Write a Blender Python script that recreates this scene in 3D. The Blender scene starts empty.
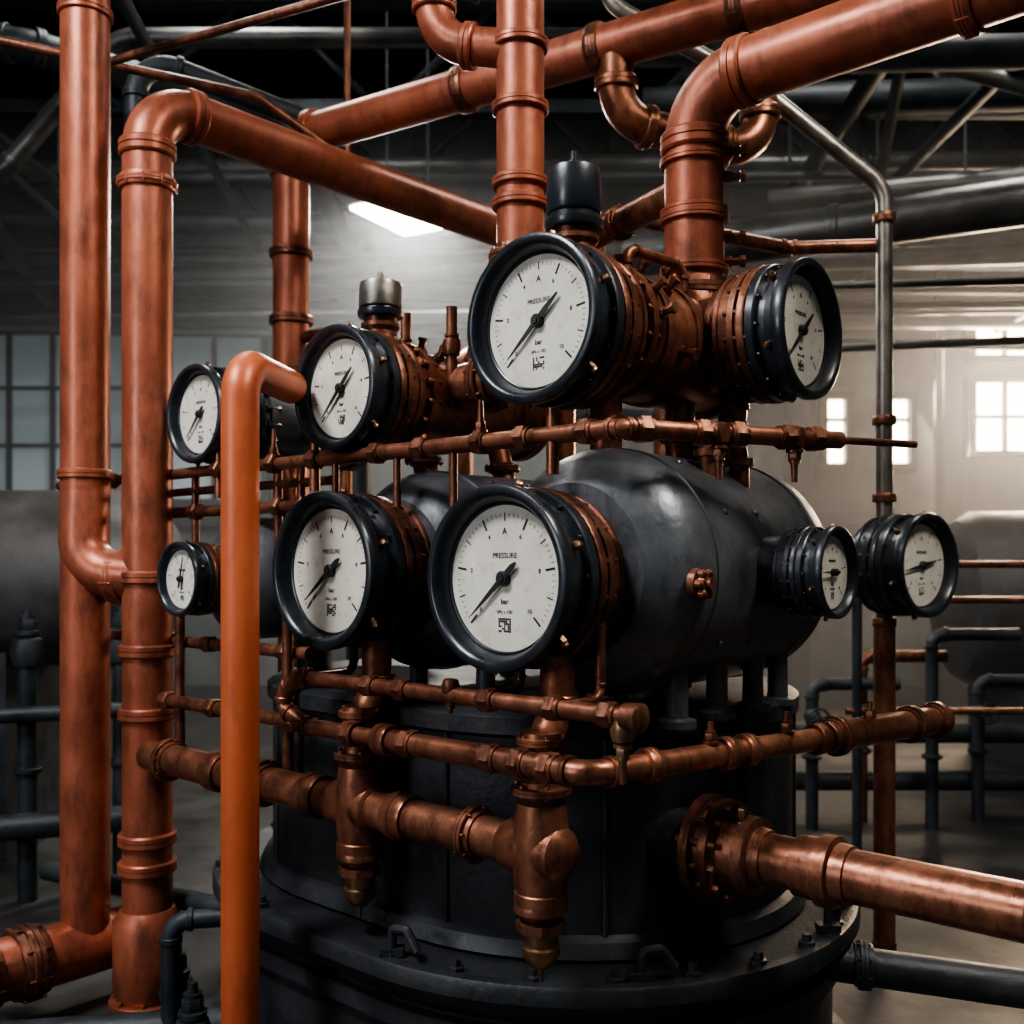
import bpy, bmesh, math, random
from mathutils import Vector, Matrix
random.seed(7)
scene = bpy.context.scene
COL = scene.collection
V = Vector
UX = V((-0.75, 0.66, 0)).normalized()   # along the gauge row (to the left / back)
VX = V((0.66, 0.75, 0)).normalized()    # along the vessel axes (to the right / back)
ZX = V((0, 0, 1))
G0 = V((0, 1.9, 0))
def M(a, b, z):
    return G0 + UX*a + VX*b + ZX*z
try:
    scene.view_settings.look = 'AgX - Medium High Contrast'
except Exception:
    pass

# ------------------------------------------------------------ materials
def new_mat(name):
    m = bpy.data.materials.new(name); m.use_nodes = True
    nt = m.node_tree
    return m, nt, nt.nodes["Principled BSDF"]
def mat_noise(name, c1, c2, metallic=0.0, rough=(0.3, 0.5), scale=6.0, bump=0.05, coat=0.0, spec=0.5, wear=None, fine=60.0, wear_amt=0.55, wpos=(.50, .66)):
    m, nt, b = new_mat(name)
    tc = nt.nodes.new("ShaderNodeTexCoord")
    n = nt.nodes.new("ShaderNodeTexNoise"); n.inputs["Scale"].default_value = scale
    n.inputs["Detail"].default_value = 8; n.inputs["Roughness"].default_value = 0.65
    nt.links.new(tc.outputs["Object"], n.inputs["Vector"])
    r = nt.nodes.new("ShaderNodeValToRGB")
    r.color_ramp.elements[0].position = 0.35; r.color_ramp.elements[0].color = (*c1, 1)
    r.color_ramp.elements[1].position = 0.68; r.color_ramp.elements[1].color = (*c2, 1)
    nt.links.new(n.outputs["Fac"], r.inputs["Fac"])
    col = r.outputs["Color"]
    if wear:
        mp = nt.nodes.new("ShaderNodeMapping"); mp.inputs["Scale"].default_value = (1, 1, .35)
        nt.links.new(tc.outputs["Object"], mp.inputs["Vector"])
        n3 = nt.nodes.new("ShaderNodeTexNoise"); n3.inputs["Scale"].default_value = scale*3.1
        n3.inputs["Detail"].default_value = 10; n3.inputs["Roughness"].default_value = 0.75
        nt.links.new(mp.outputs["Vector"], n3.inputs["Vector"])
        r3 = nt.nodes.new("ShaderNodeValToRGB")
        r3.color_ramp.elements[0].position = wpos[0]; r3.color_ramp.elements[0].color = (0, 0, 0, 1)
        r3.color_ramp.elements[1].position = wpos[1]; r3.color_ramp.elements[1].color = (wear_amt,)*3+(1,)
        nt.links.new(n3.outputs["Fac"], r3.inputs["Fac"])
        mx = nt.nodes.new("ShaderNodeMix"); mx.data_type = 'RGBA'
        nt.links.new(r3.outputs["Color"], mx.inputs[0])
        nt.links.new(col, mx.inputs[6]); mx.inputs[7].default_value = (*wear, 1)
        col = mx.outputs[2]
    nt.links.new(col, b.inputs["Base Color"])
    n2 = nt.nodes.new("ShaderNodeTexNoise"); n2.inputs["Scale"].default_value = fine
    n2.inputs["Detail"].default_value = 6
    nt.links.new(tc.outputs["Object"], n2.inputs["Vector"])
    mr = nt.nodes.new("ShaderNodeMapRange")
    mr.inputs["From Min"].default_value = 0.3; mr.inputs["From Max"].default_value = 0.7
    mr.inputs["To Min"].default_value = rough[0]; mr.inputs["To Max"].default_value = rough[1]
    nt.links.new(n.outputs["Fac"], mr.inputs["Value"])
    nt.links.new(mr.outputs["Result"], b.inputs["Roughness"])
    if bump > 0:
        bp = nt.nodes.new("ShaderNodeBump"); bp.inputs["Strength"].default_value = bump
        bp.inputs["Distance"].default_value = 0.01
        nt.links.new(n2.outputs["Fac"], bp.inputs["Height"])
        nt.links.new(bp.outputs["Normal"], b.inputs["Normal"])
    b.inputs["Metallic"].default_value = metallic
    b.inputs["Coat Weight"].default_value = coat
    b.inputs["Coat Roughness"].default_value = 0.25
    b.inputs["Specular IOR Level"].default_value = spec
    return m
def mat_emit(name, c, s):
    m, nt, b = new_mat(name)
    b.inputs["Base Color"].default_value = (*c, 1)
    b.inputs["Emission Color"].default_value = (*c, 1)
    b.inputs["Emission Strength"].default_value = s
    return m
ORANGE = mat_noise("terracotta_paint", (0.27, 0.076, 0.040), (0.40, 0.122, 0.066), 0.42, (0.32, 0.50), 5, 0.08, 0.06, wear=(.10, .034, .022), wear_amt=.75, wpos=(.47, .64))
ORANGE2 = mat_noise("bright_terracotta_paint", (0.42, 0.092, 0.034), (0.50, 0.122, 0.046), 0.2, (0.38, 0.52), 4, 0.05, 0.05, wear=(.22, .05, .024), wear_amt=.5)
COPPER = mat_noise("aged_copper", (0.19, 0.074, 0.044), (0.40, 0.17, 0.10), 0.78, (0.26, 0.48), 9, 0.09, 0.0, wear=(.07, .030, .020), wear_amt=.75, wpos=(.47, .64))
BRONZE = mat_noise("oxidised_bronze", (0.12, 0.048, 0.029), (0.30, 0.125, 0.075), 0.72, (0.28, 0.52), 12, 0.18, 0.0, wear=(.04, .02, .014), wear_amt=.75, wpos=(.47, .64))
BRASS = mat_noise("dull_brass", (0.16, 0.088, 0.050), (0.38, 0.23, 0.135), 0.85, (0.25, 0.42), 14, 0.1)
BLACK = mat_noise("black_enamel", (0.012, 0.016, 0.022), (0.026, 0.033, 0.043), 0.3, (0.24, 0.42), 10, 0.05, 0.25, fine=90, wear=(.075, .075, .078), wear_amt=.45, wpos=(.56, .70))
TANK = mat_noise("slate_shell", (0.066, 0.074, 0.086), (0.125, 0.136, 0.152), 0.45, (0.32, 0.50), 5, 0.14, 0.12, wear=(.034, .034, .036), wear_amt=.75)
DRUM = mat_noise("dark_cast_iron", (0.015, 0.018, 0.023), (0.036, 0.040, 0.047), 0.35, (0.36, 0.60), 6, 0.2, wear=(.06, .056, .05), wear_amt=.4)
STEEL = mat_noise("brushed_steel", (0.16, 0.15, 0.135), (0.30, 0.28, 0.25), 0.9, (0.28, 0.5), 10, 0.08)
DSTEEL = mat_noise("dusty_dark_steel", (0.016, 0.021, 0.026), (0.040, 0.049, 0.057), 0.4, (0.40, 0.65), 6, 0.15)
LIGHTBK = mat_noise("grey_duct_metal", (0.055, 0.058, 0.058), (0.125, 0.125, 0.118), 0.7, (0.30, 0.46), 5, 0.1)
BOILER = mat_noise("sooty_lagging", (0.045, 0.043, 0.042), (0.09, 0.085, 0.082), 0.3, (0.4, 0.6), 5, 0.1)
WALL = mat_noise("grimy_plaster", (0.040, 0.050, 0.055), (0.115, 0.128, 0.132), 0.0, (0.8, 0.95), 1.3, 0.3, fine=12, wear=(.02, .026, .03), wear_amt=.7)
CEIL = mat_noise("dark_ceiling", (0.010, 0.015, 0.020), (0.022, 0.030, 0.037), 0.0, (0.8, 0.95), 1.5, 0.2, fine=10)
FLOOR = mat_noise("concrete_floor", (0.015, 0.015, 0.016), (0.042, 0.040, 0.038), 0.0, (0.3, 0.7), 2.2, 0.2, fine=20, wear=(.008, .008, .009))
DIAL = mat_noise("cream_dial", (0.60, 0.58, 0.51), (0.74, 0.71, 0.635), 0.0, (0.3, 0.42), 7, 0.0, 0.3, wear=(.36, .31, .23), wear_amt=.5)
INK = mat_noise("black_ink", (0.012, 0.013, 0.016), (0.02, 0.02, 0.024), 0.0, (0.4, 0.5), 5, 0.0)
WINR = mat_emit("sunlit_window_glass", (1.0, 0.80, 0.58), 14.0)
WINL = mat_emit("dim_window_glass", (0.40, 0.50, 0.54), 0.11)
TUBE = mat_emit("lamp_diffuser", (1.0, 0.92, 0.78), 24.0)

# ------------------------------------------------------------ builder
def frame(ax):
    ax = ax.normalized()
    ref = ZX if abs(ax.z) < 0.9 else V((1, 0, 0))
    x = ref.cross(ax).normalized(); y = ax.cross(x).normalized()
    return x, y, ax
class B:
    def __init__(s):
        s.bm = bmesh.new(); s.mats = []
    def mi(s, m):
        if m not in s.mats: s.mats.append(m)
        return s.mats.index(m)
    def rings(s, rings, mat, closed_caps=True):
        k = s.mi(mat); fs = []
        vs = [[s.bm.verts.new(p) for p in r] for r in rings]
        n = len(vs[0])
        for i in range(len(vs)-1):
            for j in range(n):
                try:
                    f = s.bm.faces.new((vs[i][j], vs[i][(j+1) % n], vs[i+1][(j+1) % n], vs[i+1][j])); fs.append(f)
                except ValueError: pass
        if closed_caps:
            for r in (vs[0], vs[-1]):
                try: fs.append(s.bm.faces.new(r))
                except ValueError: pass
        for f in fs: f.material_index = k; f.smooth = True
    def lathe(s, o, ax, prof, mat, seg=40, caps=True):
        """prof: list of (t along axis, radius)"""
        x, y, a = frame(ax); rr = []
        for t, r in prof:
            r = max(r, 0.0004)
            rr.append([o + a*t + x*(r*math.cos(2*math.pi*j/seg)) + y*(r*math.sin(2*math.pi*j/seg)) for j in range(seg)])
        s.rings(rr, mat, caps)
    def tube(s, pts, r, mat, fil=0.0, seg=24, collars=True, cm=None, cr=1.22):
        pts = [V(p) for p in pts]; path = [pts[0]]; marks = []
        for i in range(1, len(pts)-1):
            p, a, c = pts[i], pts[i-1], pts[i+1]
            d1 = (a-p).normalized(); d2 = (c-p).normalized()
            ang = d1.angle(d2)
            if ang > math.radians(172) or fil <= 0: path.append(p); continue
            tl = fil/math.tan(ang/2)
            tl = min(tl, 0.48*(a-p).length if i > 1 else .95*(a-p).length, 0.48*(c-p).length if i < len(pts)-2 else .95*(c-p).length)
            rad = tl*math.tan(ang/2)
            cen = p + (d1+d2).normalized()*(rad/math.sin(ang/2))
            s0 = p+d1*tl; s1 = p+d2*tl
            n = 10
            v0 = s0-cen; v1 = s1-cen; th = v0.angle(v1)
            for q in range(n+1):
                t = q/n
                path.append(cen + (v0*math.sin((1-t)*th)+v1*math.sin(t*th))/math.sin(th))
            marks += [(s0, -d1), (s1, d2)]
        path.append(pts[-1])
        d = (path[1]-path[0]).normalized(); x, y, _ = frame(d); rr = []
        for i, p in enumerate(path):
            if i == 0: t = (path[1]-p)
            elif i == len(path)-1: t = p-path[i-1]
            else: t = (path[i+1]-p).normalized()+(p-path[i-1]).normalized()
            t.normalize()
            x = (x - t*x.dot(t)).normalized(); y = t.cross(x)
            rr.append([p + x*(r*math.cos(2*math.pi*j/seg)) + y*(r*math.sin(2*math.pi*j/seg)) for j in range(seg)])
        s.rings(rr, mat)
        if collars:
            for o, a in marks: s.collar(o, a, r, cm or mat, cr)
    def collar(s, o, a, r, mat, k=1.22, w=None):
        w = w or r*0.32
        s.lathe(o, a, [(-w, r*.98), (-w, r*(k-.06)), (-w*.75, r*k), (-w*.1, r*k), (-w*.05, r*(k-.05)), (w*.05, r*(k-.05)), (w*.1, r*k), (w*.75, r*k), (w, r*(k-.06)), (w, r*.98)], mat, 28)
    def flange(s, o, a, r, mat, k=1.5, w=None, n=8, bm_=None):
        w = w or r*0.22; R = r*k
        s.lathe(o, a, [(-w*2.2, r*1.0), (-w*2.2, r*1.12), (-w, r*1.16), (-w, R*.97), (-w*.85, R), (-w*.1, R), (-w*.06, R*.96), (w*.06, R*.96), (w*.1, R), (w*.85, R), (w, R*.97), (w, r*1.16), (w*2.2, r*1.12), (w*2.2, r*1.0)], mat, 32)
        s.bolts(o, a, (r*1.16+R)/2, n, (R-r)*.2, w*1.7, bm_ or mat)
    def bolts(s, o, a, R, n, br, h, mat, ph=0.2):
        x, y, a = frame(a)
        for j in range(n):
            t = 2*math.pi*j/n+ph
            c = o+x*(R*math.cos(t))+y*(R*math.sin(t))
            s.lathe(c, a, [(-h, br*.9), (-h*.9, br), (h*.9, br), (h, br*.9)], mat, 6)
    def nut(s, o, a, r, mat, k=1.5, w=None):
        w = w or r
        s.lathe(o, a, [(-w, r*1.05), (-w, r*k*.92), (-w*.8, r*k), (w*.8, r*k), (w, r*k*.92), (w, r*1.05)], mat, 6)
        s.lathe(o, a, [(-w*1.6, r), (-w*1.6, r*1.25), (w*1.6, r*1.25), (w*1.6, r)], mat, 20)
    def box(s, c, size, mat, ax=None):
        x, y, z = ax or (V((1, 0, 0)), V((0, 1, 0)), ZX)
        c = V(c); k = s.mi(mat)
        geo = bmesh.ops.create_cube(s.bm, size=1)
        for v in geo['verts']:
            v.co = c + x*(v.co.x*size[0]) + y*(v.co.y*size[1]) + z*(v.co.z*size[2])
        for v in geo['verts']:
            for f in v.link_faces: f.material_index = k
    def valve(s, o, up, r, mat, wheel=True, h=None):
        h = h or r*4.5
        s.lathe(o, up, [(-r*1.5, r*.7), (-r*1.3, r*1.25), (0, r*1.6), (r*1.2, r*1.3), (r*1.5, r*.8), (r*1.6, r*1.15), (r*2.0, r*1.15), (r*2.1, r*.6), (h*.8, r*.45), (h, r*.4)], mat, 20)
        s.nut(o+up*(r*2.5), up, r*.6, mat)
        if wheel:
            x, y, a = frame(up); c = o+up*h; R = r*1.9
            n = 20
            s.tube([c+x*(R*math.cos(2*math.pi*j/n))+y*(R*math.sin(2*math.pi*j/n)) for j in range(n+1)], r*.28, mat, 0, 8, False)
            for j in range(4):
                t = math.pi/2*j+.3
                s.tube([c, c+x*(R*math.cos(t))+y*(R*math.sin(t))], r*.2, mat, 0, 6, False)
            s.lathe(c, up, [(-r*.4, r*.3), (-r*.3, r*.55), (r*.3, r*.55), (r*.4, r*.3)], mat, 12)
    def obj(s, name, parent=None):
        bmesh.ops.recalc_face_normals(s.bm, faces=s.bm.faces)
        for e in s.bm.edges:
            if len(e.link_faces) == 2 and e.calc_face_angle(0) > 0.62: e.smooth = False
        me = bpy.data.meshes.new(name)
        if parent is None:
            mn = V((1e9,)*3); mx = V((-1e9,)*3)
            for v in s.bm.verts:
                for i in range(3): mn[i] = min(mn[i], v.co[i]); mx[i] = max(mx[i], v.co[i])
            c = (mn+mx)/2; c.z = mn.z
            for v in s.bm.verts: v.co -= c
        s.bm.to_mesh(me); s.bm.free()
        for m in s.mats: me.materials.append(m)
        o = bpy.data.objects.new(name, me); COL.objects.link(o)
        if parent is not None: o.parent = parent
        else: o.location = c
        return o

# ------------------------------------------------------------ gauges
def text(body, size, loc, parent, name, off=0.0006):
    cu = bpy.data.curves.new(name, 'FONT'); cu.body = body; cu.size = size
    cu.align_x = 'CENTER'; cu.align_y = 'CENTER'; cu.extrude = 0.0002; cu.offset = off
    cu.materials.append(INK)
    o = bpy.data.objects.new(name, cu); COL.objects.link(o)
    o.location = loc; o.parent = parent
def gauge(pos, n, R, body_len=0.0, body_mat=BRONZE, needle=222, bezel=BLACK, title="PRESSURE", sub="bar", face=DIAL, tail=.42):
    n = V(n).normalized(); right = (-n).cross(ZX).normalized(); up = ZX
    mw = Matrix((( right.x, up.x, n.x, pos[0]), (right.y, up.y, n.y, pos[1]), (right.z, up.z, n.z, pos[2]), (0, 0, 0, 1)))
    root = bpy.data.objects.new("pressure_gauge", None); root.empty_display_size = 0.05
    COL.objects.link(root); root.matrix_world = mw
    O = V((0, 0, 0)); A = V((0, 0, -1))
    b = B()
    P = [(.24, .80), (.20, .805), (.05, .86), (.01, .895), (0, .92), (0, .955), (.015, .985), (.05, 1.0), (.16, 1.0), (.185, .985), (.20, .94), (.30, .93), (.32, .90), (.33, .88), (.45, .88), (.45, .97), (.47, .985), (.57, .985), (.59, .97), (.59, .84), (.60, 0)]
    b.lathe(O, A, [(t*R, r*R) for t, r in P], bezel, 72)
    b.lathe(O, A, [(.2*R, .812*R), (.185*R, .808*R), (.182*R, .80*R), (.19*R, .785*R), (.225*R, .78*R)], BLACK, 64, False)
    b.bolts(V((0, 0, -.52*R)), A, .93*R, 14, .03*R, .11*R, BLACK)
    for j in range(6):
        t = 2*math.pi*j/6+.35
        c = V((math.cos(t)*.93*R, math.sin(t)*.93*R, -.25*R))
        d = V((math.cos(t), math.sin(t), 0))
        b.lathe(c, d, [(0, .05*R), (.09*R, .05*R), (.1*R, .04*R), (.13*R, .03*R), (.13*R, .0)], BRASS, 6)
    b.obj("bezel_case", root)
    if body_len > 0:
        b = B(); r = body_mat
        b.lathe(O, A, [(t*R, q*R) for t, q in ((.595, .6), (.595, .99), (.61, 1.0), (.70, 1.0), (.715, .985), (.72, .93), (.76, .93), (.765, .985), (.86, .985), (.88, .96), (.89, .93), (1.03, .92), (1.04, .95), (1.10, .95), (1.12, .92), (1.13, .82), (1.2, .79))]+[(1.2*R+body_len, .79*R), (1.2*R+body_len, 0)], r, 56)
        b.bolts(V((0, 0, -.74*R)), A, .95*R, 16, .034*R, .20*R, BRONZE)
        b.bolts(V((0, 0, -1.07*R)), A, .88*R, 12, .03*R, .10*R, BRONZE)
        b.obj("copper_mounting_flange", root)
    b = B()
    b.lathe(V((0, 0, -.235*R)), V((0, 0, 1)), [(0, .80*R), (.004, .80*R), (.0042, 0)], face, 64)
    b.obj("dial_face", root)
    zf = -.235*R+.0046
    b = B(); K = b.mi(INK)
    def quad(ang, r0, r1, w, z=zf):
        d = V((math.cos(ang), math.sin(ang), 0)); p = V((-d.y, d.x, 0))
        vs = [b.bm.verts.new(d*r+p*sg*w/2+V((0, 0, z))) for r, sg in ((r0, -1), (r1, -1), (r1, 1), (r0, 1))]
        b.bm.faces.new(vs).material_index = K
    for i in range(51):
        t = math.radians(225-270*i/50)
        if i % 10 == 0: quad(t, .57*R, .70*R, .026*R)
        elif i % 5 == 0: quad(t, .61*R, .70*R, .015*R)
        else: quad(t, .655*R, .695*R, .007*R)
    rnd = random.Random(int(R*10000))
    s = .026*R
    for i in range(7):
        for j in range(6):
            if rnd.random() < .68:
                x = (i-3)*s; y = -.50*R-(j-2.5)*s
                vs = [b.bm.verts.new((x+q*s*.42, y+w*s*.42, zf)) for q, w in ((-1, -1), (1, -1), (1, 1), (-1, 1))]
                b.bm.faces.new(vs).material_index = K
    b.obj("scale_marks", root)
    text(title, .080*R, (0, .24*R, zf), root, "dial_title", .0002)
    text("A", .10*R, (0, .50*R, zf), root, "dial_letter", .0003)
    text(sub, .085*R, (0, -.25*R, zf), root, "dial_unit", .0003)
    text("kPa x 100", .055*R, (0, -.36*R, zf), root, "dial_subunit", .0001)
    for i in range(0, 6):
        t = math.radians(225-270*i/5)
        text(str(i*2), .07*R, (math.cos(t)*.49*R, math.sin(t)*.49*R, zf), root, "dial_number", .0002)
    b = B(); a = math.radians(needle); d = V((math.cos(a), math.sin(a), 0)); p = V((-d.y, d.x, 0)); z = zf+.006
    outline = [(-tail, .012), (-tail, -.012), (-.18, -.036), (0, -.036), (.30, -.024), (.62, -.004), (.62, .004), (.30, .024), (0, .036), (-.18, .036)]
    top = [b.bm.verts.new(d*r*R+p*w*R+V((0, 0, z+.002))) for r, w in outline]
    bot = [b.bm.verts.new(d*r*R+p*w*R+V((0, 0, z))) for r, w in outline]
    b.mi(INK); b.bm.faces.new(top); b.bm.faces.new(bot[::-1])
    for i in range(len(top)):
        j = (i+1) % len(top); b.bm.faces.new((top[i], top[j], bot[j], bot[i]))
    b.lathe(V((0, 0, zf)), V((0, 0, 1)), [(0, .080*R), (.010, .080*R), (.012, .07*R), (.012, .045*R), (.015, .04*R), (.015, 0)], INK, 24)
    b.obj("needle", root)
    return root

NF = -VX; NR = -UX
gauge(M(.052, 0, 1.265), NF, .180, .01, BRONZE, 222, tail=.25)
gauge(M(.575, 0, 1.276), NF, .178, .01, BRONZE, 218, tail=.25)
gauge(M(1.17, 0, 1.25), NF, .098, .05, BRONZE, 75, tail=.25)
gauge(M(.058, .111, 1.778), NF, .169, .01, BRONZE, 222)
gauge(M(.668, .111, 1.71), NF, .150, .01, BRONZE, 225)
gauge(M(1.275, .111, 1.705), NF, .138, .01, BLACK, 225, tail=.2)
gauge(M(.025-.31, .664, 1.80), NR, .152, .01, BRONZE, 222)
gauge(M(-.385, .57, 1.275), NR, .095, .05, BLACK, 180, tail=.25)
gauge(V((1.295, 3.16, 1.284)), V((.60, -.80, 0)), .163, .02, BLACK, 190)

# ------------------------------------------------------------ vessels
def vessel(a, z, R, b1):
    b = B(); o = M(a, 0, z)
    b.lathe(o, VX, [(.195, .05), (.195, R*.70), (.21, R*.76), (.235, R*.88), (.265, R*.96), (.30, R), (.335, R), (.336, R*1.014), (.352, R*1.014), (.353, R), (b1-.17, R), (b1-.169, R*1.014), (b1-.153, R*1.014), (b1-.152, R), (b1-.10, R*.99), (b1-.06, R*.92), (b1-.03, R*.76), (b1-.005, R*.4), (b1, 0)], TANK, 96)
    for t in (.42, .55):
        for ang in (.5, 1.1, -.6):
            n = (NR*math.cos(ang)+ZX*math.sin(ang))
            b.lathe(o+VX*t+n*(R*.985), n, [(0, .008), (.006, .008), (.009, .005), (.009, 0)], TANK, 8)
    return b, o
b, o = vessel(.02, 1.275, .258, .96)
c = M(-.236, .27, 1.255)
b.lathe(c, NR, [(-.01, .03), (.005, .03), (.008, .02), (.02, .018), (.022, .012), (.03, .012)], BRONZE, 20)
for j in range(6):
    t = j*math.pi/3; x, y, _ = frame(NR)
    b.lathe(c+NR*.012+x*(.022*math.cos(t))+y*(.022*math.sin(t)), NR, [(-.004, .009), (.008, .009), (.012, .004)], BRONZE, 10)
for bb, aa in ((.50, -.12), (.66, .0), (.60, -.14)):
    zt = 1.275+math.sqrt(.258**2-(aa-.02)**2)
    b.lathe(M(aa, bb, zt-.02), ZX, [(0, .022), (.05, .022), (.05, .032), (.065, .032), (.066, .02), (.09, .016), (.09, 0)], BRONZE, 20)
for bb in (.36, .52, .68, .80):
    for aa in (-.13, .13):
        b.lathe(M(aa, bb, .96), ZX, [(0, .04), (.015, .04), (.02, .024), (.13, .022), (.15, .03)], TANK, 20)
b.obj("steam_vessel")
b, o = vessel(.545, 1.275, .24, .96)
for bb in (.36, .70):
    for aa in (.40, .63):
        b.lathe(M(aa, bb, .96), ZX, [(0, .04), (.015, .04), (.02, .024), (.14, .022)], TANK, 20)
b.obj("steam_vessel")
b = B(); o = M(1.17, 0, 1.25)
b.lathe(o, VX, [(.13, .02), (.13, .09), (.18, .15), (.25, .17), (.75, .17), (.82, .12), (.85, 0)], TANK, 48)
b.lathe(M(1.17, .45, .0), ZX, [(0, .12), (.02, .12), (.03, .06), (1.12, .05)], DRUM, 24)
b.obj("steam_vessel")

def barrel(a, b0, b1, z, R, mat, fl=BRONZE):
    b = B(); o = M(a, 0, z)
    b.lathe(o, VX, [(b0, .02), (b0, R), (b0+.05, R), (b0+.05, R*1.12), (b0+.07, R*1.12), (b0+.07, R), (b0+.12, R*1.0), (b1-.1, R), (b1-.1, R*1.1), (b1-.07, R*1.1), (b1-.07, R), (b1-.03, R*.85), (b1, R*.4), (b1, 0)], mat, 56)
    b.bolts(o+VX*(b0+.06), VX, R*1.06, 16, .008, .022, fl)
    return b
b = barrel(.045, .27, .84, 1.785, .132, COPPER)
jc = M(.025, .664, 1.80)
b.lathe(jc, NR, [(0, .118), (.05, .118), (.10, .105), (.105, .12), (.12, .12), (.12, .108), (.15, .108)], BRONZE, 48)
b.lathe(jc, ZX, [(0, .10), (.10, .10), (.13, .085), (.155, .08)], COPPER, 40)
for t in (.40, .52):
    b.lathe(M(.045, t, 1.785), VX, [(-.012, .132), (-.012, .139), (.012, .139), (.012, .132)], BRONZE, 56)
for t, an in ((.37, 1.0), (.44, .75), (.56, 1.2), (.37, .2), (.46, -.3), (.58, .35), (.50, 1.7), (.37, .6), (.37, 1.4), (.48, 1.1)):
    n = NR*math.cos(an)+ZX*math.sin(an)
    b.lathe(M(.045, t, 1.785)+n*.125, n, [(0, .014), (.016, .014), (.017, .009), (.035, .009), (.036, .013), (.044, .013), (.044, 0)], BRONZE, 8)
for aa, bb in ((.025, .33), (.025, .62)):
    b.tube([M(aa, bb, 1.70), M(aa, bb, 1.50)], .034, COPPER)
    b.flange(M(aa, bb, 1.585), ZX, .034, BRONZE, 1.6)
b.tube([jc+NR*.10+ZX*-.06, jc+NR*.10+ZX*-.17+NR*.02, jc+NR*.06+ZX*-.30], .028, COPPER, .05)
b.collar(jc+NR*.085+ZX*-.235, ZX, .028, BRONZE, 1.4)
b.tube([M(.045-.05, .36, 1.90), M(.045-.05, .36, 1.96), M(.045-.07, .55, 1.96), M(.045-.07, .55, 1.90)], .012, BRONZE, .03, 12)
b.obj("copper_steam_drum")
b = barrel(.655, .26, .85, 1.71, .118, COPPER)
for bb in (.33, .62):
    b.tube([M(.6, bb, 1.62), M(.56, bb, 1.47)], .03, COPPER)
    b.flange(M(.58, bb, 1.545), ZX, .03, BRONZE, 1.6)
for t, an in ((.38, .9), (.44, .6), (.52, 1.2), (.40, .1), (.36, 1.3), (.48, .3)):
    n = NR*math.cos(an)+ZX*math.sin(an)
    b.lathe(M(.655, t, 1.71)+n*.111, n, [(0, .013), (.02, .013), (.02, .009), (.035, .009), (.036, .012), (.044, .012), (.044, 0)], BRONZE, 8)
b.obj("copper_steam_drum")
b = barrel(1.275, .24, .75, 1.705, .112, TANK, BLACK)
b.tube([M(1.262, .4, 1.62), M(1.2, .4, 1.38)], .03, BRONZE)
b.obj("small_steam_drum")
b = B()
b.tube([M(.10, .43, 1.77), M(.58, .43, 1.73)], .058, COPPER)
b.flange(M(.20, .43, 1.755), UX, .058, BRONZE, 1.35)
b.flange(M(.45, .43, 1.74), UX, .058, BRONZE, 1.35)
b.tube([M(.70, .45, 1.71), M(1.22, .45, 1.70)], .045, BRONZE)
b.obj("header_pipe")

def cap(p, r, h, body, name="safety_valve"):
    b = B()
    b.lathe(p, ZX, [(-.03, r*.80), (.0, r*.80), (.004, r*1.1), (.016, r*1.1), (.018, r*.86), (.04, r*.80), (.05, r*.95), (.06, r*.95), (.062, r*.8), (.075, r*.8)], BRONZE, 32)
    b.bolts(p+ZX*.012, ZX, r*.95, 8, .005, .012, BRONZE)
    b.lathe(p+ZX*.075, ZX, [(0, r*.6), (0, r*1.08), (.004, r*1.12), (.016, r*1.12), (.018, r*.98), (h*.25, r*.96)], BLACK, 32)
    b.lathe(p+ZX*.075, ZX, [(h*.25, r*.9), (h*.25, r*1.02), (h*.28, r*1.06), (h*.84, r*1.04), (h*.95, r*.98), (h*.96, r*.5)], body, 32)
    b.lathe(p+ZX*(.075+h*.95), ZX, [(0, r*.3), (h*.14, r*.28), (h*.15, r*.16), (h*.3, r*.14), (h*.3, 0)], body, 12)
    b.lathe(p+ZX*(.075+h*.95)+V((r*.5, 0, 0)), ZX, [(0, r*.12), (h*.12, r*.12), (h*.12, 0)], BRASS, 8)
    b.obj(name)
cap(M(.045, .245, 1.905), .054, .13, BLACK)
cap(M(.645, .245, 1.818), .050, .09, STEEL)

# ------------------------------------------------------------ base drum
def stadium(cA, cB, R, seg=40):
    d = (cB-cA).normalized(); p = V((-d.y, d.x, 0)); pts = []
    for i in range(seg+1):
        t = math.pi*i/seg; pts.append(cB + p*(-R*math.cos(t)) + d*(R*math.sin(t)))
    for i in range(seg+1):
        t = math.pi*i/seg; pts.append(cA + p*(R*math.cos(t)) - d*(R*math.sin(t)))
    return pts
cA = V((.16, 2.72, 0)); cB = cA+UX*.36
b = B()
def stad(levels, mat):
    b.rings([[p+ZX*z for p in stadium(cA, cB, R)] for z, R in levels], mat)
stad([(.47, .60), (.50, .585), (.51, .565), (.92, .565), (.93, .58), (.965, .58), (.975, .565), (.98, .3)], DRUM)
stad([(.0, .74), (.05, .74), (.07, .66), (.30, .66), (.31, .68), (.35, .68), (.355, .66), (.36, .66), (.39, .69), (.42, .72), (.425, .725), (.455, .725), (.462, .72), (.466, .705), (.462, .69), (.462, .56)], DRUM)
rim = stadium(cA, cB, .69, 40)
for i in range(0, len(rim), 3):
    b.lathe(rim[i]+ZX*.46, ZX, [(0, .018), (.012, .018), (.014, .011), (.028, .010), (.028, 0)], DRUM, 6)
for i in range(2, len(rim), 10):
    p = rim[i]+ZX*.465; q = rim[(i+1) % len(rim)]+ZX*.465
    t = (q-p).normalized()
    b.tube([p, p+ZX*.055, p+ZX*.06+t*.04, p+ZX*.02+t*.07], .010, DRUM, .012, 10, False)
    b.box(p+ZX*.008, (.05, .03, .016), DRUM)
seam = stadium(cA, cB, .567, 40)
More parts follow.
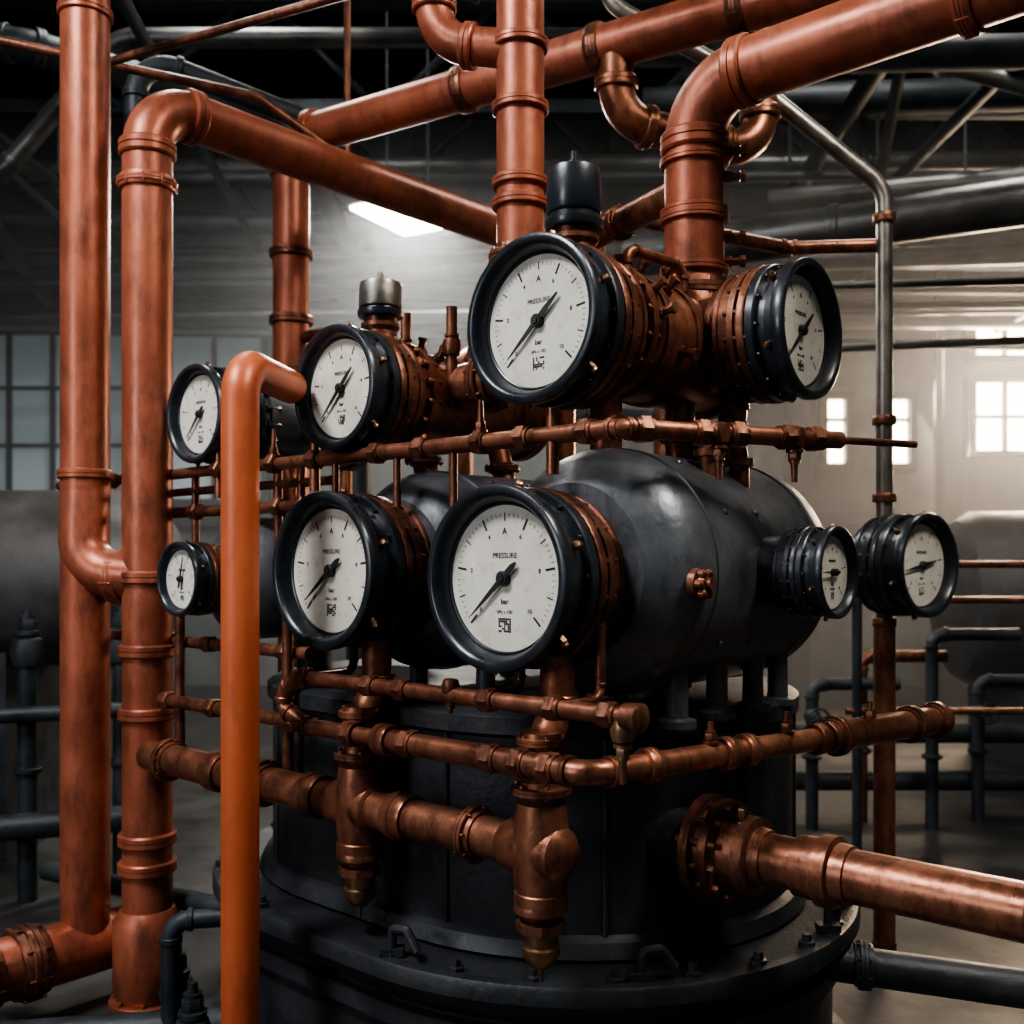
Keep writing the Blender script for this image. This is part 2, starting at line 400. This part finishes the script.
for i in range(3, len(seam), 8):
    b.tube([seam[i]+ZX*.5, seam[i]+ZX*.93], .006, DRUM, 0, 8, False)
b.obj("boiler_base_drum")

# ------------------------------------------------------------ front pipework
b = B()
b.tube([M(-.02, .06, .753), M(1.407, .06, .753)], .042, COPPER)
for a_, s_ in ((.15, 1), (.36, 0), (.66, 0), (.86, 1), (1.06, 0), (1.30, 1)):
    if s_: b.flange(M(a_, .06, .753), UX, .042, COPPER, 1.38, n=8)
    else: b.collar(M(a_, .06, .753), UX, .042, COPPER, 1.22, .03)
for a_ in (-.02, .504):
    b.tube([M(a_, .06, .66), M(a_, .06, .93), M(a_, .11, 1.02), M(a_, .11, 1.12)], .034, COPPER, .04)
    b.lathe(M(a_, .06, .753), ZX, [(-.10, .034), (-.095, .046), (-.05, .052), (0, .056), (.05, .052), (.09, .046), (.10, .034)], COPPER, 32)
    b.lathe(M(a_, .06, .753), UX, [(-.075, .0), (-.07, .03), (-.05, .05), (0, .054), (.07, .052), (.085, .042)], COPPER, 32)
    b.flange(M(a_, .06, .868), ZX, .034, BRONZE, 1.7, n=6)
    b.flange(M(a_, .06, 1.05-.09), ZX, .034, COPPER, 1.4, n=6)
    b.lathe(M(a_, .06, .66), ZX, [(.01, .042), (0, .050), (-.02, .052), (-.022, .042), (-.035, .036)], BRONZE, 32)
    b.lathe(M(a_, .06, .66), ZX, [(-.035, .036), (-.04, .048), (-.056, .048), (-.060, .036)], BRONZE, 8)
    b.lathe(M(a_, .06, .66), ZX, [(-.060, .034), (-.085, .032), (-.088, .037), (-.105, .035), (-.125, .020), (-.13, .006), (-.155, .004)], BRASS, 24)
    b.lathe(M(a_, .06, .66), ZX, [(.02, .046), (.015, .051), (-.005, .051), (-.01, .04)], COPPER, 28)
b.obj("copper_return_header")

b = B()
cz = .926
b.tube([M(.64, 0, 1.035), M(.70, 0, 1.0), M(.70, 0, cz+.03), M(.62, 0, cz), M(.2, 0, cz)], .018, COPPER, .04, 20)
b.tube([M(.35, 0, cz), M(-.18, 0, cz), V((1.0, 2.4, cz))], .0235, COPPER, .06, 24)
d = (V((1.0, 2.4, cz))-M(-.18, 0, cz)).normalized()
for a_ in (.46, .28, -.02, .05, -.09): b.nut(M(a_, 0, cz), UX, .021, BRONZE, 1.45, .012)
b.collar(M(.35, 0, cz), UX, .0235, COPPER, 1.4, .02)
for t in (.14, .34, .40, .62, .66): b.collar(M(-.18, 0, cz)+d*t, d, .0235, COPPER, 1.4, .014)
b.tube([M(-.18, 0, cz)+d*.66, M(-.18, 0, cz)+d*1.08], .032, COPPER, 0)
b.flange(M(-.18, 0, cz)+d*.68, d, .032, COPPER, 1.35)
b.flange(M(-.18, 0, cz)+d*.95, d, .032, BRONZE, 1.35)
b.flange(M(-.18, 0, cz)+d*1.05, d, .032, BRONZE, 1.35)
for t in (.30, .52, .80): b.valve(M(-.18, 0, cz)+d*t, ZX, .014, BRONZE, False, .065)
b.obj("copper_wrap_pipe")

b = B()
b.tube([M(.66, 0, 1.035), M(-.275, 0, 1.035)], .0165, COPPER, 0, 20)
for a_ in (.62, .40, .30, .06, -.10, -.22): b.nut(M(a_, 0, 1.035), UX, .0165, BRONZE, 1.5, .012)
b.lathe(M(-.275, 0, 1.035), -UX, [(-.02, .024), (.012, .026), (.018, .018), (.02, 0)], BRONZE, 20)
b.valve(M(-.25, 0, 1.01), -ZX, .014, BRASS, False, .09)
b.valve(M(.16, 0, 1.05), -ZX, .012, BRONZE, False, .05)
for a_ in (.10, -.10, .62): b.tube([M(a_, 0, 1.035), M(a_, .14, 1.035), M(a_, .14, 1.18)], .010, BRONZE, .03, 12)
b.obj("copper_drain_rail")

b = B()
b.tube([M(-.137, .15, 1.5475), M(.75, .15, 1.5475)], .0185, COPPER, 0, 20)
b.tube([M(.7, .15, 1.5475), M(2.15, .15, 1.5475)], .0155, COPPER, 0, 20)
e = V((.66, 2.11, 1.5475)); s0 = M(-.137, .15, 1.5475); d = (e-s0).normalized()
b.tube([M(-.05, .15, 1.5475), s0, e+d*.02], .0185, COPPER, .03, 20, True)
b.tube([e, e+d*.22], .008, BRONZE, 0, 12)
for a_ in (-.06, .10, .22, .40, .55, .78, .95, 1.2, 1.5, 1.8): b.nut(M(a_, .15, 1.5475), UX, .0175, BRONZE, 1.55, .012)
for t in (.05, .18, .26, .38, .45): b.nut(s0+d*t, d, .0185, BRONZE, 1.5, .012)
for t in (.22, .40): b.valve(s0+d*t, -ZX, .015, BRONZE, False, .09)
for a_ in (.22, .95): b.valve(M(a_, .15, 1.5475), ZX, .013, BRONZE, False, .09)
for a_ in (.025, .78, 1.2): b.tube([M(a_, .15, 1.47), M(a_, .15, 1.60)], .013, COPPER, 0, 14)
for a_ in (.30, .48, .70): b.tube([M(a_, .15, 1.545), M(a_, .15, 1.41)], .009, BRONZE, 0, 12)
b.obj("copper_instrument_rail")

b = B()
b.tube([M(.80, .15, 1.067), M(1.906, .15, 1.067)], .0165, COPPER, 0, 20)
for a_ in (.9, 1.05, 1.25, 1.45, 1.6, 1.85): b.nut(M(a_, .15, 1.067), UX, .0165, BRONZE, 1.5, .014)
b.tube([M(.70, .1, .905), M(1.42, .1, .905)], .018, COPPER, 0, 20)
for a_ in (.8, .98, 1.15, 1.38): b.nut(M(a_, .1, .905), UX, .018, BRONZE, 1.5, .014)
for a_ in (.85, 1.1, 1.35): b.tube([M(a_, .12, .75), M(a_, .12, 1.2)], .014, BRONZE, 0, 14)
b.tube([M(.78, .2, 1.50), M(1.7, .2, 1.50)], .012, BRONZE, 0, 14)
b.tube([M(.80, .2, 1.44), M(1.6, .2, 1.44)], .016, BRONZE, 0, 14)
for a_ in (.9, 1.0, 1.12, 1.4):
    b.nut(M(a_, .2, 1.44), UX, .016, BRONZE, 1.6, .014)
    b.tube([M(a_, .2, 1.56), M(a_, .2, 1.30)], .012, BRONZE, 0, 12)
b.obj("copper_branch_rail")

b = B()
o = V((.435, 2.128, .70)); d = NR
b.lathe(o, d, [(-.16, .07), (-.045, .07), (-.045, .06)], DRUM, 40)
b.lathe(o, d, [(-.045, .07), (-.04, .108), (-.02, .108), (-.018, .088), (0, .088), (.002, .104), (.02, .104), (.022, .072), (.06, .066), (.062, .078), (.085, .078), (.087, .060), (.11, .056)], BRONZE, 48)
b.bolts(o+d*-.01, d, .092, 12, .008, .045, BRONZE)
b.tube([o, o+d*1.3], .051, COPPER, 0, 36)
b.lathe(o+d*.22, d, [(-.05, .051), (-.045, .060), (.0, .061), (.003, .069), (.03, .069), (.034, .058), (.06, .056), (.062, .051)], COPPER, 40)
b.flange(o+d*.62, d, .051, BRONZE, 1.28, .012, 10)
b.valve(o+d*.05+ZX*.05, ZX, .014, BRASS, False, .05)
b.obj("copper_outlet_pipe")

# ------------------------------------------------------------ big painted pipes
b = B()
p0 = V((-1.05, 2.95, 0))
b.tube([p0+ZX*.02, p0+ZX*2.62, p0+VX*2.0+ZX*2.62], .070, ORANGE, .14, 36, True, ORANGE, 1.14)
for z in (.42, .50, 1.25, .86, 1.04): b.collar(p0+ZX*z, ZX, .070, ORANGE, 1.17, .018)
b.flange(p0+ZX*.03, ZX, .070, ORANGE, 1.5)
b.flange(p0+ZX*2.38, ZX, .070, ORANGE, 1.2, .008, 10)
b.lathe(p0+ZX*.17, ZX, [(-.13, .08), (-.1, .095), (.1, .095), (.13, .075)], ORANGE, 36)
b.obj("painted_steam_pipe")
b = B()
p1 = V((-1.25, 3.0, 0))
b.tube([p1+ZX*.17, p1+ZX*4.6], .069, ORANGE, .0, 36)
b.tube([p1+ZX*1.5, p1+ZX*1.265+V((0, -.02, 0)), p0+ZX*1.25], .069, ORANGE, .11, 32, False)
b.flange(p0+V((-.09, .02, 1.25)), V((1, -.2, 0)), .066, ORANGE, 1.18, .010, 8)
b.collar(p1+ZX*1.55, ZX, .069, ORANGE, 1.12, .014)
b.collar(p1+ZX*2.9, ZX, .069, ORANGE, 1.12, .014)
b.tube([p1-VX*.9+ZX*.17, p1+ZX*.17, p1+VX*.25+ZX*.17], .085, ORANGE, .0, 32)
b.flange(p1-VX*.17+ZX*.17, VX, .085, BRONZE, 1.25)
b.flange(p1-VX*.45+ZX*.17, VX, .085, BRONZE, 1.25)
b.flange(p1-VX*.30+ZX*.17, VX, .085, BRONZE, 1.25)
b.obj("painted_steam_pipe")
b = B()
p3 = V((-.584, 2.2, 0))
b.tube([p3, p3+ZX*1.722, V((-.54, 2.50, 1.722))], .0405, ORANGE2, .075, 36, False)
b.flange(p3+ZX*.02, ZX, .0405, ORANGE2, 1.7)
b.obj("painted_standpipe")
b = B()
p4 = V((.02, 2.45, 0))
b.tube([p4+ZX*1.72, p4+ZX*4.4], .057, ORANGE, 0, 36)
b.lathe(p4+ZX*1.80, ZX, [(-.04, .09), (0, .09), (.02, .075), (.10, .064), (.12, .057)], BRONZE, 32)
for z in (2.15, 2.20, 2.53, 2.38): b.collar(p4+ZX*z, ZX, .057, ORANGE, 1.2, .012)
b.flange(p4+ZX*2.02, ZX, .057, BRONZE, 1.35)
b.tube([V((-.19, 2.5, 4.2)), V((-.19, 2.5, 2.56)), p4+ZX*2.52], .045, ORANGE, .11, 28, True)
b.obj("copper_riser_pipe")
b = B()
p5 = V((.43, 2.415, 0))
b.tube([p5+ZX*1.9, p5+ZX*2.41, p5+ZX*2.41+NR*1.5], .070, ORANGE, .13, 40, True, ORANGE, 1.14)
for z in (1.98, 2.10, 2.115, 2.235): b.collar(p5+ZX*z, ZX, .070, ORANGE, 1.15, .010)
b.flange(p5+ZX*1.925, ZX, .074, BRONZE, 1.3, .012, 10)
for z in (2.0, 2.06, 2.20, 2.26):
    b.lathe(p5+ZX*z+V((.065, -.01, 0)), V((1, -.1, 0)), [(0, .014), (.02, .014), (.02, .009), (.04, .009), (.04, .014), (.052, .014), (.052, 0)], BRONZE, 8)
b.flange(p5+ZX*2.41+NR*.62, NR, .070, ORANGE, 1.15, .008)
b.obj("painted_exhaust_pipe")
b = B()
q0 = V((.95, 2.75, 2.88)); q1 = V((-.83, 3.85, 2.88)); d = (q1-q0).normalized()
b.tube([q0-d*1.0, q1, q1-ZX*1.5], .068, ORANGE, .12, 32)
for t in (.35, .8, 1.3): b.flange(q0+d*t, d, .068, BRONZE, 1.15, .010)
b.tube([q0+d*.74, q0+d*.74+V((.0, .02, -.22)), V((.80, 3.3, 2.60)), V((.80, 3.3, 4.6))], .055, COPPER, .12, 28, True)
b.flange(V((.62, 3.25, 2.62)), V((.5, .1, 0)), .055, BRONZE, 1.2)
for z in (2.0, 2.2, 2.45): b.collar(V((q1.x, q1.y, z)), ZX, .068, BRONZE, 1.2, .016)
b.tube([q1-ZX*1.5, q1-ZX*2.88], .05, BRONZE)
b.tube([V((-.83, 3.85, 2.13)), V((-.6, 3.7, 2.13)), V((-.6, 3.7, 1.0))], .022, COPPER, .05)
b.obj("overhead_steam_main")
b = B()
p7 = V((1.20, 3.30, 0))
b.tube([p7, p7+ZX*2.50, V((.80, 3.3, 2.82)), V((.3, 3.3, 3.1)), V((.3, 3.3, 4.2))], .026, STEEL, .12, 24, False)
b.tube([p7+ZX*.05, p7+ZX*1.1], .034, COPPER, 0, 24)
for z in (.06, .75, 1.1, 1.5, 1.75, 2.4): b.collar(p7+ZX*z, ZX, .029, BRONZE, 1.3, .014)
b.obj("vertical_conduit_pipe")

b = B()
pts = [([(.15, 3.0, 1.5), (.15, 3.0, 2.2), (.43, 2.47, 2.2)], .036),
       ([(.25, 3.0, 1.5), (.25, 3.0, 2.32), (.9, 3.35, 2.32), (1.2, 3.32, 2.32)], .022)]
for p, r in pts:
    b.tube(p, r, COPPER, .08, 20); b.flange(V(p[1]).lerp(V(p[2]), .5), V(p[2])-V(p[1]), r, BRONZE, 1.3)
for x, y, z in ((-.15, 2.55, 1.83), (.15, 2.62, 1.9), (.56, 2.6, 1.85), (-.28, 2.7, 1.85)):
    b.tube([V((x, y, z-.15)), V((x, y, z+.1))], .014, BRONZE); b.valve(V((x, y, z)), ZX, .016, BRONZE, False, .08)
b.obj("branch_pipework")

b = B()
b.tube([V((.72, 2.35, .38)), V((1.5, 2.15, .34))], .042, DRUM, 0, 24); b.flange(V((.80, 2.33, .378)), V((.78, -.2, 0)), .042, DRUM, 1.3)
b.tube([V((.72, 2.35, .38)), V((.6, 2.5, .38))], .05, DRUM)
b.obj("drain_pipe")
b = B()
b.tube([V((-.95, 2.5, .12)), V((-.45, 2.25, .12)), V((-.1, 1.75, .12))], .03, DSTEEL, .08)
b.tube([V((-1.5, 3.3, .30)), V((-.75, 2.9, .30)), V((-.75, 2.9, .02))], .03, DSTEEL, .08)
b.tube([V((-.9, 2.7, .0)), V((-.9, 2.7, .35)), V((-.62, 2.75, .35))], .025, DSTEEL, .05)
for x, y in ((-.78, 2.5), (-.66, 2.42), (-.9, 2.75)):
    b.valve(V((x, y, .14)), ZX, .03, DSTEEL, False, .13)
b.tube([V((-1.6, 2.6, .06)), V((-.7, 2.75, .06))], .045, DSTEEL)
b.tube([V((-.55, 2.55, .0)), V((-.55, 2.55, .45)), V((-.42, 2.75, .45))], .03, DRUM, .06)
b.obj("floor_drain_pipework")

# ------------------------------------------------------------ room
def slab(name, c, s, m):
    b = B(); b.box(c, s, m); return b.obj(name)
slab("floor", (0, 3.2, -.05), (11, 12.4, .1), FLOOR)
slab("ceiling", (0, 3.2, 5.65), (11, 12.4, .1), CEIL)
slab("wall_back", (0, 9.1, 2.8), (11, .2, 5.6), WALL)
slab("wall_left", (-5.4, 3.1, 2.8), (.2, 12, 5.6), WALL)
slab("wall_right", (5.4, 3.1, 2.8), (.2, 12, 5.6), WALL)
wn = [0]
def window(x, z, w, h, nx, nz, glass):
    wn[0] += 1
    b = B(); y = 8.97
    b.box((x, y+.01, z), (w, .02, h), glass)
    f = .04
    for sx in (-1, 1): b.box((x+sx*w/2, y-.03, z), (f*1.6, .12, h+f*1.6), DSTEEL)
    for sz in (-1, 1): b.box((x, y-.03, z+sz*h/2), (w, .118, f*1.6), DSTEEL)
    for i in range(1, nx): b.box((x-w/2+w*i/nx, y-.02, z), (f*.7, .08, h), DSTEEL)
    for i in range(1, nz): b.box((x, y-.021, z-h/2+h*i/nz), (w, .07, f*.7), DSTEEL)
    b.obj("window_%d" % wn[0])
window(4.45, 3.22, .90, .34, 3, 1, WINR)
window(4.45, 2.55, .90, .66, 3, 2, WINR)
window(2.82, 2.42, .22, .62, 1, 3, WINR)
window(3.38, 2.42, .22, .62, 1, 3, WINR)
window(-4.2, 2.55, 1.9, 1.5, 5, 3, WINL)
window(-2.6, 2.55, .9, 1.5, 2, 3, WINL)
for x in (-5.0, -3.2, -1.4, .9, 2.45, 3.75):
    b = B(); b.box((x, 8.8, 2.8), (.04, .2, 5.6), DSTEEL)
    b.box((x, 8.71, 2.8), (.16, .03, 5.6), DSTEEL); b.box((x, 8.89, 2.8), (.16, .03, 5.6), DSTEEL)
    b.obj("steel_column")
slab("trim_1", (0, 8.95, 1.65), (10.8, .1, .12), DSTEEL)
slab("trim_2", (0, 8.95, 3.65), (10.8, .1, .16), DSTEEL)
slab("baseboard_back", (0, 8.96, .1), (10.8, .08, .2), DSTEEL)
for i, y in enumerate((4.2, 5.6, 7.0, 8.3)):
    b = B(); zt, zb = 5.2, 4.35
    for z in (zt, zb):
        b.box((0, y, z), (10.6, .12, .03), DSTEEL); b.box((0, y, z+.05), (10.6, .03, .09), DSTEEL)
    n = 12
    for k in range(n):
        x0 = -5.3+10.6*k/n; x1 = -5.3+10.6*(k+1)/n
        za, zc = (zb, zt) if k % 2 else (zt, zb)
        b.tube([V((x0, y, za)), V((x1, y, zc))], .035, DSTEEL, 0, 8, False)
    b.obj("roof_truss")
for x in (-3.6, -1.9, -.3, 1.4, 3.0):
    b = B(); b.box((x, 4.8, 5.42), (.1, 8, .14), DSTEEL); b.box((x, 4.8, 5.34), (.18, 8, .03), DSTEEL)
    b.obj("ceiling_joist")
rnd = random.Random(3)
b = B()
for i in range(14):
    z = 2.95+.095*i; y = rnd.uniform(6.9, 8.1); r = rnd.choice((.025, .035, .05, .07))
    m = rnd.choice((DSTEEL, DSTEEL, LIGHTBK))
    b.tube([V((-5.28, y, z)), V((5.28, min(8.3, max(6.9, y+rnd.uniform(-1.0, 1.0))), z))], r, m, 0, 14, False)
# elbowed mains crossing high and nearer the viewer
for pts, r, m in (([(-5.28, 4.6, 3.62), (-2.2, 4.6, 3.62), (-1.2, 5.4, 3.62), (-1.2, 8.5, 3.62)], .07, DSTEEL),
                  ([(-5.28, 5.2, 3.25), (-2.6, 5.2, 3.25), (-2.0, 5.2, 3.95), (1.2, 5.2, 3.95)], .05, LIGHTBK),
                  ([(-3.8, 8.5, 3.4), (-2.9, 5.0, 3.4), (-2.9, 5.0, 4.4)], .06, DSTEEL),
                  ([(1.0, 4.9, 4.4), (1.0, 4.9, 3.7), (5.28, 4.7, 3.7)], .08, DSTEEL),
                  ([(.4, 5.5, 4.0), (2.2, 5.5, 4.0), (3.0, 4.6, 3.25), (5.28, 4.5, 3.25)], .05, LIGHTBK),
                  ([(.8, 6.3, 4.1), (5.28, 6.0, 4.1)], .10, DSTEEL),
                  ([(1.6, 3.6, 4.3), (2.2, 6.4, 3.15), (2.2, 6.4, 4.2)], .03, LIGHTBK),
                  ([(-1.5, 4.2, 4.3), (-.2, 4.4, 3.75), (.9, 4.4, 3.75), (.9, 4.4, 4.4)], .045, DSTEEL)):
    b.tube(pts, r, m, .2, 16)
b.obj("overhead_service_pipes")
b = B()
for i in range(12):
    x = (-4.3, -3.6, -3.1, -2.6, -2.0, -1.5, 1.5, 1.9, 2.5, 3.1, 3.6, 4.1)[i]; z = rnd.uniform(3.2, 4.25); r = rnd.choice((.02, .03, .04, .06))
    b.tube([V((x, 2.8, z)), V((x+rnd.uniform(-.5, .5), 8.6, z))], r, rnd.choice((DSTEEL, DSTEEL, LIGHTBK)), 0, 14, False)
    for y in (4.2, 7.0): b.tube([V((x, y, z)), V((x, y, 4.4))], .012, DSTEEL, 0, 6, False)
b.obj("overhead_conduits")
b = B()
b.tube([V((-2.0, 3.3, 3.05)), V((-.9, 3.6, 2.93)), V((-.5, 3.8, 2.7))], .016, BRONZE, .1, 12)
b.tube([V((-1.35, 3.4, 2.95)), V((-.3, 2.9, 2.95)), V((.0, 2.8, 2.95))], .014, BRONZE, .1, 12)
b.tube([V((-.66, 4.1, 2.8)), V((-.66, 4.1, 4.4))], .014, BRONZE, 0, 12)
b.tube([V((-1.36, 3.7, 2.6)), V((-1.36, 3.7, 3.13)), V((-.75, 3.95, 2.98))], .04, DSTEEL, .12, 16)
b.obj("copper_tubing")
b = B()
b.tube([V((.6, 5.25, 2.85)), V((1.3, 4.9, 2.85)), V((3.4, 3.8, 2.85)), V((5.28, 2.9, 2.85))], .105, LIGHTBK, .2, 28, False)
for t in (.1, .45, .8):
    p = V((1.3, 4.9, 2.85)).lerp(V((3.4, 3.8, 2.85)), t); b.collar(p, V((2.1, -1.1, 0)), .105, LIGHTBK, 1.08, .03)
b.tube([V((.6, 5.3, 2.35)), V((5.28, 5.3, 2.55))], .022, LIGHTBK)
b.tube([V((.6, 5.0, 2.62)), V((5.28, 4.6, 2.62))], .018, LIGHTBK)
b.tube([V((1.5, 6.0, 3.4)), V((5.28, 5.0, 3.4))], .07, LIGHTBK)
b.obj("ventilation_duct")
def lamp(p, w, l, ang, power, col=(1, .95, .86)):  # one lamp hangs in view; the others are added lights given housings
    root = bpy.data.objects.new("ceiling_or_added_lamp", None); COL.objects.link(root); root.location = p
    root.rotation_euler = (0, 0, ang)
    b = B(); b.box((0, 0, .05), (w+.06, l+.06, .07), DSTEEL); b.box((0, 0, .005), (w, l, .02), TUBE)
    b.obj("housing", root)
    b = B()
    for s in (-1, 1): b.tube([V((s*w*.35, 0, .08)), V((s*w*.35, 0, 5.6-p[2]))], .008, DSTEEL, 0, 8, False)
    b.obj("hanger_rods", root)
    ld = bpy.data.lights.new("lamp_light", 'AREA'); ld.shape = 'RECTANGLE'; ld.size = w; ld.size_y = l
    ld.energy = power; ld.color = col
    lo = bpy.data.objects.new("lamp_light", ld); COL.objects.link(lo); lo.parent = root; lo.location = (0, 0, -.02)
lamp((-.63, 6.15, 3.36), .42, .56, -.5, 130)
lamp((-2.1, .9, 4.3), .7, 1.2, .3, 165, (.94, .96, 1.0))  # added key light, out of view front left
lamp((1.7, 1.1, 4.3), .6, 1.2, 0, 100, (1, .92, .82))  # added light, out of view, to put sheen on the vessel
lamp((-1.6, 4.9, 5.2), .6, 1.2, 0, 30, (.78, .90, 1.0))  # added cool fill for the rear hall, kept above the view
lamp((2.2, 4.9, 5.2), .6, 1.2, 0, 30, (.90, .95, 1.0))  # added rear fill on the right, also kept above the view
def area(loc, tgt, sx, sy, e, c):
    ld = bpy.data.lights.new("window_or_fill_light", 'AREA'); ld.shape = 'RECTANGLE'; ld.size = sx; ld.size_y = sy; ld.energy = e; ld.color = c
    o = bpy.data.objects.new("window_or_fill_light", ld); COL.objects.link(o); o.location = loc
    o.rotation_euler = (V(tgt)-V(loc)).to_track_quat('-Z', 'Y').to_euler()
area((4.3, 8.6, 2.7), (1.4, 3.0, 1.0), 1.6, 1.0, 340, (1, .76, .54))
area((-4.6, -1.8, 2.6), (0, 2.2, 1.2), 1.2, 1.4, 85, (.95, .96, 1.0))  # added fill from behind the camera; no window stands here
# thin steam haze lying in the rear of the hall
hz = bpy.data.materials.new("steam_haze"); hz.use_nodes = True; nt = hz.node_tree; nt.nodes.clear()
vo = nt.nodes.new("ShaderNodeVolumeScatter"); vo.inputs["Density"].default_value = .040; vo.inputs["Color"].default_value = (.92, .95, 1, 1); vo.inputs["Anisotropy"].default_value = .35
mo = nt.nodes.new("ShaderNodeOutputMaterial"); nt.links.new(vo.outputs[0], mo.inputs["Volume"])
b = B(); b.box((0, 6.8, 1.75), (10.5, 3.7, 3.48), hz); b.obj("steam_haze")

# ------------------------------------------------------------ background machinery
b = B()
b.lathe(V((-4.8, 4.7, 1.22)), V((1, 0, 0)), [(0, 0), (.0, .30), (.12, .40), (2.9, .40), (2.9, .43), (2.98, .43), (2.98, .40), (3.15, .36), (3.25, .22), (3.28, 0)], BOILER, 64)
for x in (-4.2, -2.3): b.box((x, 4.7, .45), (.25, .6, .9), DRUM)
b.flange(V((-3.2, 4.7, 1.22)), V((1, 0, 0)), .40, DSTEEL, 1.06, .02, 20)
b.obj("horizontal_boiler")
b = B()
b.lathe(V((2.75, 6.6, 1.05)), V((1, -.1, 0)), [(0, 0), (.02, .3), (.1, .5), (.2, .56), (2.3, .56), (2.4, .5), (2.45, 0)], DRUM, 64)
for x in (3.2, 4.3): b.box((x, 6.5, .25), (.25, .8, .5), DRUM)
b.obj("horizontal_boiler")
b = B()
for i, x in enumerate((-2.15, -2.0, -1.85, -1.7, -1.55)):
    y = 3.75+.08*i
    b.tube([V((x, y, 0)), V((x, y, .95+.1*(i % 2)))], .035, DSTEEL, 0, 16); b.flange(V((x, y, .5)), ZX, .035, DSTEEL, 1.5)
    b.valve(V((x, y, .95+.1*(i % 2))), ZX, .04, DSTEEL, False, .16)
b.tube([V((-2.5, 3.6, .30)), V((-1.4, 4.0, .30))], .05, DSTEEL); b.tube([V((-2.5, 3.6, .72)), V((-1.4, 4.0, .72))], .03, DSTEEL)
b.obj("valve_manifold")
b = B()
for z in (1.28, 1.12, .62):
    b.tube([V((1.5, 4.6, z)), V((3.6, 4.6, z))], .016, BRONZE, 0, 12, False)
for x in (1.55, 2.6, 3.5): b.tube([V((x, 4.6, 0)), V((x, 4.6, 1.32))], .022, DSTEEL, 0, 12, False)
b.obj("guard_rail")
b = B()
for i in range(8):
    x = 1.45+.29*i; y = 4.95+.15*(i % 2)
    b.tube([V((x, y, 0)), V((x, y, .7+.12*(i % 3))), V((x+.42, y, .7+.12*(i % 3)))], .03, BRONZE if i % 3 == 1 else DSTEEL, .06)
    b.flange(V((x, y, .35)), ZX, .03, DSTEEL, 1.6)
    b.valve(V((x, y, .55)), V((0, -1, 0)), .025, DSTEEL, True, .12)
for z in (.18, .42): b.tube([V((1.3, 5.2, z)), V((4.2, 5.2, z))], .05, DSTEEL)
b.obj("feed_pipe_manifold")
b = B()
for i in range(4):
    x = -.75+.5*i
    b.tube([V((x, 5.0, 0)), V((x, 5.0, 2.0+.3*(i % 2))), V((x+.7, 5.3, 2.0+.3*(i % 2)))], .06, (DSTEEL, BRONZE)[i % 2], .12)
b.obj("rear_pipe_bank")

# ------------------------------------------------------------ world + camera
w = bpy.data.worlds.new("factory_daylight"); scene.world = w; w.use_nodes = True
bg = w.node_tree.nodes["Background"]; bg.inputs[0].default_value = (.50, .60, .70, 1); bg.inputs[1].default_value = .10
cam = bpy.data.cameras.new("camera"); co = bpy.data.objects.new("camera", cam); COL.objects.link(co)
co.location = (0, 0, 1.3); co.rotation_euler = (math.radians(90), 0, 0)
cam.sensor_width = 36; cam.lens = 36; cam.shift_y = 48/1024
cam.clip_start = .05; cam.clip_end = 60
cam.dof.use_dof = True; cam.dof.focus_distance = 2.15; cam.dof.aperture_fstop = 3.2
scene.camera = co
